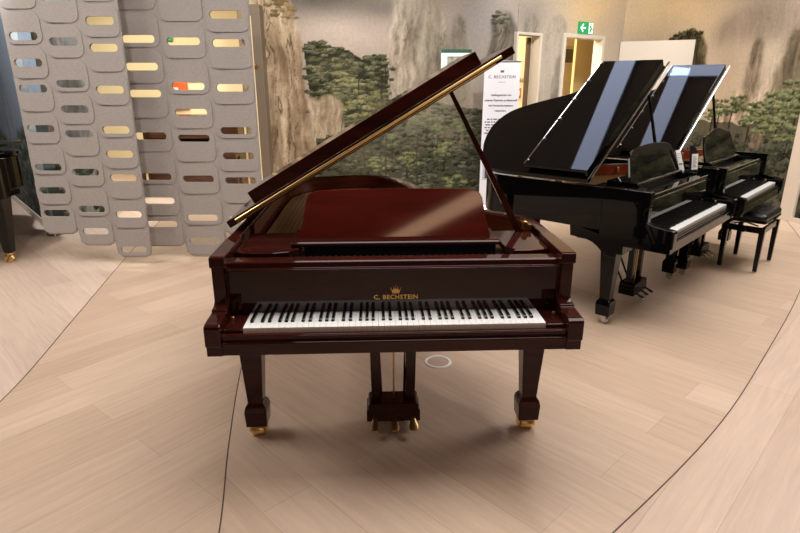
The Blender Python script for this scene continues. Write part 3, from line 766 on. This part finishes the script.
# white pillar and skirting on the right
a56 = math.atan2(W6[1]-W5[1], W6[0]-W5[0])
o = bmesh.new(); box(o, -.03, .15, -.03, .1, 0, H); b = obj('trim_4', o, SKIRT, None, .003); b.location = (*W5, 0); b.rotation_euler = (0, 0, a56); b['kind'] = 'structure'
o = bmesh.new(); box(o, .15, LQ, -.02, 0, 0, .055); b = obj('baseboard_right', o, SKIRT, None, .002); b.location = (*W5, 0); b.rotation_euler = (0, 0, a56); b['kind'] = 'structure'

# ------------------------------------------------------------------ doors and corridor behind
aD = math.atan2(W3[1]-W2[1], W3[0]-W2[0])
def door(n, hole, fw):
    u0, u1, _, z1 = hole
    o = bmesh.new()
    box(o, u0-fw, u0, -.03, .14, 0, z1+fw); box(o, u1, u1+fw, -.03, .14, 0, z1+fw); box(o, u0, u1, -.03, .14, z1, z1+fw)
    d = obj('door_%d' % n, o, FRAME, None, .004); d.location = (*W2, 0); d.rotation_euler = (0, 0, aD); d['kind'] = 'structure'
    return d
d1 = door(1, D1, .035)
o = bmesh.new(); box(o, .36, .44, .14, .17, 0, 2.3); obj('door_leaf', o, mat('dark_door_edge', (84, 66, 46), .5), d1, .003)
d2 = door(2, D2, .055)
# inner white leaf swung open to the right
a34 = math.atan2(W4[1]-W3[1], W4[0]-W3[0])
o = bmesh.new(); box(o, -.02, 1.05, -.06, -.02, .01, 2.31); dl = obj('door_3', o, LEAFP, None, .003); dl.location = (*W3, 0); dl.rotation_euler = (0, 0, a34); dl['kind'] = 'structure'
o = bmesh.new(); tube(o, [(.93, -.06, 1.05), (.93, -.10, 1.05), (.82, -.10, 1.05)], .01, 8); obj('handle', o, ALU, dl)
# corridor
def plane_wall(name, P, Q, m, z0=0, z1=H, th=.1):
    a = math.atan2(Q[1]-P[1], Q[0]-P[0]); o = bmesh.new(); box(o, 0, math.hypot(Q[0]-P[0], Q[1]-P[1]), 0, th, z0, z1)
    w = obj(name, o, m); w.location = (*P, 0); w.rotation_euler = (0, 0, a); w['kind'] = 'structure'; return w
n = Vector((-math.sin(aD), math.cos(aD))); dd = Vector((math.cos(aD), math.sin(aD)))
cp = lambda u, v: tuple(Vector(W2)+dd*u+n*v)
plane_wall('wall_corridor_back', cp(.0, 1.7), cp(4.4, 1.7), CREAM)
plane_wall('wall_corridor_left', cp(-.02, .15), cp(-.02, 1.7), CREAM)
plane_wall('wall_corridor_right', cp(4.4, 1.7), cp(4.4, .15), CREAM)
o = bmesh.new(); box(o, -.0, 4.4, .14, 1.8, 3.0, 3.1); c = obj('ceiling_corridor', o, CREAM); c.location = (*W2, 0); c.rotation_euler = (0, 0, aD); c['kind'] = 'structure'
o = bmesh.new(); box(o, 2.42, 2.9, .9, .95, 0, 2.6); b = obj('wall_corridor_jamb', o, CREAMD); b.location = (*W2, 0); b.rotation_euler = (0, 0, aD); b['kind'] = 'structure'
t = empty('wall_panel', cp(3.05, 1.69), aD, 'cream panel with dark upper window seen through the exit doorway', 'panel')
o = bmesh.new(); box(o, -.02, .5, -.02, .0, 0, 2.36); obj('panel_board', o, CREAMD, t, .002)
o = bmesh.new(); box(o, .05, .40, -.026, -.02, 2.06, 2.30); obj('glass_pane', o, mat('dark_window_glass', (96, 80, 52), .15), t)

# exit sign over the doorway
t = empty('exit_sign', cp(1.42, -.008), aD, 'green emergency exit sign with arrow and running figure above the doorway', 'sign')
o = bmesh.new(); box(o, -.16, .16, -.03, .008, 2.375, 2.545); obj('housing', o, GREEN, t, .003)
o = bmesh.new(); prism(o, [(-.145, 2.46), (-.085, 2.52), (-.07, 2.505), (-.10, 2.472), (-.02, 2.472), (-.02, 2.448), (-.10, 2.448), (-.07, 2.415), (-.085, 2.40)], -.033, -.031, 'y'); obj('arrow', o, SIGNWHITE, t)
o = bmesh.new(); box(o, .05, .145, -.033, -.031, 2.385, 2.535); dv = obj('door_symbol', o, SIGNWHITE, t)
o = bmesh.new(); V = Matrix.Translation((.09, -.034, 2.46))
lathe(o, [(.012, -.0008), (.012, .0008)], 12, Matrix.Translation((.095, -.0345, 2.515)) @ RX90)
prism(o, [(.075, 2.50), (.105, 2.50), (.112, 2.462), (.135, 2.45), (.13, 2.435), (.1, 2.448), (.112, 2.42), (.12, 2.392), (.1, 2.392), (.09, 2.428), (.075, 2.40), (.055, 2.40), (.055, 2.412), (.068, 2.414), (.082, 2.452), (.083, 2.478), (.068, 2.468), (.058, 2.476)], -.036, -.034, 'y')
obj('running_figure', o, GREEN, t)

# lettering and terracotta square on the corridor wall seen through the first doorway
ub = .50
t = text('wall_lettering', 'C. BECHSTEIN', .1, mat('lettering_grey', (120, 96, 60), .6), None, Matrix.Translation((0, -.004, 0)) @ RX90, .006, align='LEFT', space=1.2)
t.location = (*cp(1.76, 1.697), 1.70); t.rotation_euler = (0, 0, aD); tag(t, 'thin dark wall lettering seen through the left doorway behind the banner', 'lettering')
o = bmesh.new(); box(o, -.1, .1, -.02, 0, 1.42, 1.60); sq = obj('wall_sign', o, TERRA, None, .003); sq.location = (*cp(1.86, 1.695), 0); sq.rotation_euler = (0, 0, aD); tag(sq, 'small terracotta square sign seen through the left doorway behind the banner', 'sign')
o = bmesh.new(); box(o, -.03, .05, -.024, -.02, 1.47, 1.55); obj('symbol', o, PAPER, sq)

# ------------------------------------------------------------------ roll-up banner
t = empty('rollup_banner', (1.325, 7.75, 0), .0, 'tall white roll-up banner with grey lettering standing between the pianos and doorway', 'banner')
o = bmesh.new(); prism(o, [(-.075, 0), (.075, 0), (.075, .02), (.04, .075), (-.04, .075), (-.075, .02)], -.245, .245, 'x'); obj('base_cassette', o, ALU, t, .003)
o = bmesh.new(); tube(o, [(0, .03, .05), (0, .03, 1.93)], .009, 8); obj('support_pole', o, ALU, t)
o = bmesh.new(); box(o, -.233, .233, -.004, 0, .06, 1.945); bn = obj('banner_sheet', o, BANNER, t)
o = bmesh.new(); box(o, -.238, .238, -.012, .01, 1.937, 1.957); obj('top_rail', o, ALU, t, .002)
TM = lambda z: Matrix.Translation((0, -.0045, z)) @ RX90
text('lettering', 'C. BECHSTEIN', .05, INKBLUE, bn, TM(1.74), .001, space=1.15, bold=.0008)
text('lettering', 'Centren', .026, INK, bn, TM(1.685), .001)
for k, s in enumerate(('Lieblingsst\u00fccke von', 'unseren Experten professionell', 'mit Herzenskompetenz', 'restauriert.')):
    text('lettering', s, .034, INKBLUE, bn, TM(1.52-k*.066), .001, bold=.0012)
o = bmesh.new()
for k in range(8):
    w = (.17, .2, .19, .2, .18, .2, .17, .1)[k]; x = -w
    while x < w-.02:
        e = min(x+random.uniform(.03, .08), w); box(o, x, e-.012, -.0052, -.0042, 1.215-k*.036, 1.232-k*.036); x = e
obj('small_print', o, INK, bn)
o = bmesh.new(); box(o, -.2, .2, -.006, -.004, .42, .86); ph = obj('banner_photo', o, mat('banner_photo_sky', (176, 184, 200), .6), bn)
o = bmesh.new(); box(o, -.17, -.05, -.0075, -.006, .44, .68); box(o, .02, .15, -.0075, -.006, .44, .58); obj('photo_detail', o, mat('photo_figures', (70, 52, 54), .6), ph)
o = bmesh.new(); prism(o, [(-.02, 0), (.02, 0), (.024, .028), (-.024, .028)], -.0055, -.004, 'y', Matrix.Translation((0, 0, 1.81))); obj('emblem', o, INK, bn)
# wall poster
t = empty('wall_poster', (.95, 8.29, 0), 0, 'white poster with dark green header on the mural behind the propped lid', 'poster')
o = bmesh.new(); box(o, -.385, .03, -.012, 0, 1.84, 2.12); ps = obj('poster_sheet', o, PAPER, t)
o = bmesh.new(); box(o, -.385, .03, -.014, -.012, 2.075, 2.12); obj('header', o, DKGREEN, ps)
o = bmesh.new(); box(o, -.30, -.05, -.014, -.012, 1.90, 2.03); obj('poster_photo', o, PHOTO, ps)

# ------------------------------------------------------------------ portal and room behind the felt screens
t = empty('portal_frame', (-1.97, 8.17, 0), 0, None, None); t.name = 'door_4'; t['kind'] = 'structure'
o = bmesh.new(); box(o, -.02, .13, -.10, .12, 0, 2.66); obj('frame_post', o, TAUPE, t, .006)
o = bmesh.new(); box(o, -.01, .012, -.112, -.10, .02, 2.52); obj('edge_strip', o, mat('pale_edge_strip', (244, 226, 176), .4), t)
o = bmesh.new(); lathe(o, [(.02, 0), (.026, .006), (.026, .03), (.018, .036)], 14, Matrix.Translation((.045, -.10, 1.9)) @ Matrix.Rotation(PI/2, 4, 'X')); obj('lock', o, BRASSDULL, t)
plane_wall('wall_shop_back', (-6.6, 10.8), (-1.6, 10.8), CREAM)
plane_wall('wall_shop_right', (-2.06, 10.8), (-2.06, 8.43), CREAM)
o = bmesh.new(); box(o, -6.8, -2.0, 6.6, 10.9, 3.3, 3.4); b = obj('ceiling_shop', o, CREAM); b['kind'] = 'structure'
t = text('wall_lettering', 'C. BECHSTEIN', .155, INKBLUE, None, Matrix.Translation((0, -.01, 0)) @ RX90, .012, align='RIGHT', space=1.0)
t.location = (-3.06, 10.79, 1.70); tag(t, 'dark lettering on the cream wall glimpsed through the right felt screen', 'lettering')
o = bmesh.new(); box(o, -.19, .19, -.03, 0, 1.2, 1.85); po = obj('orange_poster', o, ORANGE, None, .003); po.location = (-4.05, 10.78, .03); tag(po, 'bright orange poster glimpsed through a slot of the right felt screen', 'poster')
o = bmesh.new(); box(o, -.06, .03, -.034, -.03, 1.5, 1.58); obj('symbol', o, PAPER, po)
o = bmesh.new(); box(o, -.13, .13, -.03, 0, 2.42, 2.62); gs = obj('first_aid_sign', o, GREEN, None, .003); gs.location = (-4.16, 10.78, -.02); tag(gs, 'green first aid sign with white cross glimpsed through the felt screen', 'sign')
o = bmesh.new(); box(o, -.075, .075, -.034, -.03, 2.5, 2.54); box(o, -.02, .02, -.034, -.03, 2.445, 2.595); obj('cross', o, SIGNWHITE, gs)
# walnut upright piano behind the screen
t = empty('upright_piano', (-3.25, 9.0, 0), 0, 'brown upright piano glimpsed through the lower slots of the felt screen', 'piano')
o = bmesh.new(); box(o, -.74, -.70, -.02, .36, .08, 1.18); box(o, .70, .74, -.02, .36, .08, 1.18); box(o, -.7, .7, .3, .36, .05, 1.18); obj('cabinet', o, WALNUT, t, .004)
o = bmesh.new(); box(o, -.76, .76, -.05, .37, 1.18, 1.21); obj('top_lid', o, WALNUT, t, .004)
o = bmesh.new(); box(o, -.7, .7, -.0, .02, .86, 1.18); obj('upper_panel', o, WALNUT, t, .003)
o = bmesh.new(); box(o, -.7, .7, .0, .02, .12, .60); obj('lower_panel', o, WALNUT, t, .003)
o = bmesh.new(); box(o, -.74, .74, -.27, .0, .60, .66); obj('keybed', o, WALNUT, t, .004)
o = bmesh.new(); box(o, -.68, .68, -.24, .0, .70, .76); obj('fallboard', o, WALNUT, t, .008)
for sx in (-1, 1):
    o = bmesh.new(); box(o, sx*.72-.025, sx*.72+.025, -.25, -.19, .0, .60); obj('leg', o, WALNUT, t, .004)
o = bmesh.new(); box(o, -.74, .74, -.25, .36, .0, .08); obj('toe_base', o, WALNUT, t, .004)

# ------------------------------------------------------------------ felt slot screens
def screen(label, cols, rows, loc, rz, phase, dz, CW, RH, SW):
    """columns of overlapping rounded felt cells with a slot each, hung from a rail"""
    t = empty('felt_screen', loc, rz, label, 'screen', 'hanging felt screens')
    slots, outer_bot, outer_top = [], [], []
    pat = [.16, .5, .84, .5]
    flaps = []
    for c in range(cols):
        for r in range(rows[c]):
            x = (c+.5)*CW; z0 = dz[c] + r*RH
            k = pat[(phase[c]+r) % 4]
            sz = z0 + .045 + k*(RH-.09) 
            slots.append((x, sz)); flaps.append((x, z0, sz, r))
        outer_bot.append(dz[c]); outer_top.append(dz[c]+rows[c]*RH)
    outline = []
    for c in range(cols):
        x0, x1 = c*CW, (c+1)*CW; r = .06
        outline += [(x0+(.01 if c else r*.3), outer_bot[c]+r*.6), (x0+r, outer_bot[c]), (x1-r, outer_bot[c]), (x1-r*.3, outer_bot[c]+r*.3), (x1-.002, outer_bot[c]+r)]
    zt = max(outer_top)
    outline += [(cols*CW, zt), (0, zt)]
    sl = [rrect(x, z, SW, .066, .03, 4) for x, z in slots]
    me = curve_mesh('felt_sheet', [outline] + sl, .012); me.transform(RX90)
    link('felt_sheet', me, FELT, t)
    cache = {}
    for x, z0, sz, r in flaps:
        key = round(sz-z0, 3)
        if key not in cache:
            m = curve_mesh('felt_cell', [rrect(.006, RH/2+.0, CW-.028, RH-.022, .07, 6), rrect(0, sz-z0, SW, .066, .03, 4)], .009); m.transform(RX90)
            m.materials.append(FELT)
            cache[key] = m
        o = bpy.data.objects.new('felt_cell', cache[key]); C.objects.link(o); o.parent = t; o.location = (x, -.012, z0); o.rotation_euler = (.012, 0, .02)
        b = o.modifiers.new('bevel', 'BEVEL'); b.width = .003; b.segments = 2; b.limit_method = 'ANGLE'; b.angle_limit = math.radians(50)
    o = bmesh.new(); box(o, -.02, cols*CW+.02, -.022, .03, zt-.01, zt+.05); obj('hanging_rail', o, ALU, t, .003)
    for x in (.12, cols*CW-.12):
        o = bmesh.new(); tube(o, [(x, .0, zt+.05), (x, .0, 4.19)], .004, 6); obj('hanging_wire', o, ALU, t)
SL = -3.46
screen('grey felt slot screen hanging farthest left, in front of its neighbour', 3, (11, 11, 11), (-3.415, 5.27, 0), -.02, (2, 3, 0), (.30, .19, .075), .342, .281, .245)
screen('grey felt slot screen hanging directly left of the rock mural, partly behind another', 3, (9, 9, 8), (-2.565, 5.5, 0), -.02, (2, 3, 1), (.115, .02, .24), .41, .310, .30)

# ------------------------------------------------------------------ shell and ceiling
o = bmesh.new(); box(o, -10, 9, -11, 13, 4.2, 4.3); b = obj('ceiling', o, CEIL); b['kind'] = 'structure'
plane_wall('wall_front', (9, -11), (-10, -11), WALLP, 0, 4.2)
plane_wall('wall_far_left', (-10, -11), (-10, 13), WALLP, 0, 4.2)
plane_wall('wall_far_right', (9, 13), (9, -11), WALLP, 0, 4.2)
plane_wall('wall_rear', (-10, 13), (9, 13), WALLP, 0, 4.2)

def strip(name, P, Q, w, label, m, z=4.12, group='linear ceiling lights'):
    P, Q = Vector(P), Vector(Q); a = math.atan2(Q.y-P.y, Q.x-P.x); L = (Q-P).length
    t = empty(name, (P.x, P.y, 0), a, label, 'light', group)
    o = bmesh.new(); box(o, -.02, L+.02, -w/2-.02, w/2+.02, z+.012, 4.2); obj('housing', o, ALU, t, .004)
    o = bmesh.new(); box(o, 0, L, -w/2, w/2, z, z+.014); obj('diffuser', o, m, t)
strip('ceiling_light', (.55, 5.4), (2.98, 7.4), .24, 'long cool white strip light on the ceiling above the black pianos', LIGHTP)
strip('ceiling_light', (2.86, 7.52), (3.7, 6.72), .24, 'short cool white strip light on the ceiling at the end of the long one', LIGHTP)
strip('ceiling_light', (.8, -9.6), (2.5, -5.6), .65, 'wide warm strip light on the ceiling at the front of the hall', LIGHTW)

def area(name, loc, size, energy, col, rot=(0, 0, 0), sy=None):
    l = bpy.data.lights.new(name, 'AREA'); l.energy = energy; l.color = col; l.size = size
    if sy: l.shape = 'RECTANGLE'; l.size_y = sy
    o = bpy.data.objects.new(name, l); C.objects.link(o); o.location = loc; o.rotation_euler = rot; return o
WARM = (1.0, .96, .90)
area('soft_fill_center', (.6, 2.9, 4.05), 3.0, 150, (1, .965, .93), sy=2.4)  # four unseen area fills added overhead to raise the room light
area('soft_fill_left', (-4.2, 3.2, 4.05), 2.4, 150, (1, .965, .93), sy=2.4)
area('soft_fill_right', (5.1, 5.0, 4.05), 2.4, 210, (1, .965, .93), sy=2.4)
area('soft_fill_front', (.5, -2.2, 4.05), 3.0, 25, (1, .965, .93), sy=2.0)
area('shop_lamp', (-4.2, 8.9, 3.25), 1.6, 110, (1, .94, .80))
x, y = cp(.9, .95); area('corridor_lamp', (x, y, 2.95), .8, 95, (1, .94, .80))
def spot(loc, tgt, energy, deg, col=WARM, r=.06, blend=.6):  # unseen spots, added to brighten murals, screens and floor
    l = bpy.data.lights.new('fill_spot', 'SPOT'); l.energy = energy; l.color = col; l.spot_size = math.radians(deg); l.spot_blend = blend; l.shadow_soft_size = r
    o = bpy.data.objects.new('fill_spot', l); C.objects.link(o); o.location = loc
    o.rotation_euler = (Vector(tgt)-Vector(loc)).to_track_quat('-Z', 'Y').to_euler()
spot((-1.0, 5.2, 4.0), (-1.2, 8.3, 1.6), 450, 75)
spot((1.4, 5.0, 4.0), (.6, 8.3, 1.5), 420, 75)
spot((2.2, 5.6, 4.0), (2.6, 9.0, 2.4), 340, 60, (1, .95, .86))
spot((3.0, 4.4, 4.0), (4.8, 8.4, 1.8), 640, 80)
spot((-3.6, 4.2, 4.0), (-5.2, 7.7, 1.3), 620, 75, (.9, .96, 1))
spot((-1.6, 1.6, 4.0), (-2.6, 5.3, 1.6), 210, 70, (1, .93, .88))
spot((1.6, 4.6, 4.0), (.2, 2.4, .2), 70, 60, WARM, .12)

w = bpy.data.worlds.new('World'); S.world = w; w.use_nodes = True
w.node_tree.nodes['Background'].inputs[0].default_value = (.9, .92, 1, 1); w.node_tree.nodes['Background'].inputs[1].default_value = .2

# ------------------------------------------------------------------ camera
cam = bpy.data.cameras.new('camera'); cam.sensor_width = 36; cam.lens = 565.88*36/800; cam.clip_start = .05
co = bpy.data.objects.new('camera', cam); C.objects.link(co); co.location = (0, 0, 1.667); co.rotation_euler = (PI/2-.3117, 0, 0)
S.camera = co
S.view_settings.view_transform = 'Standard'; S.view_settings.look = 'None'; S.view_settings.gamma = 1.0; S.view_settings.exposure = 0.0
S.view_settings.use_curve_mapping = False
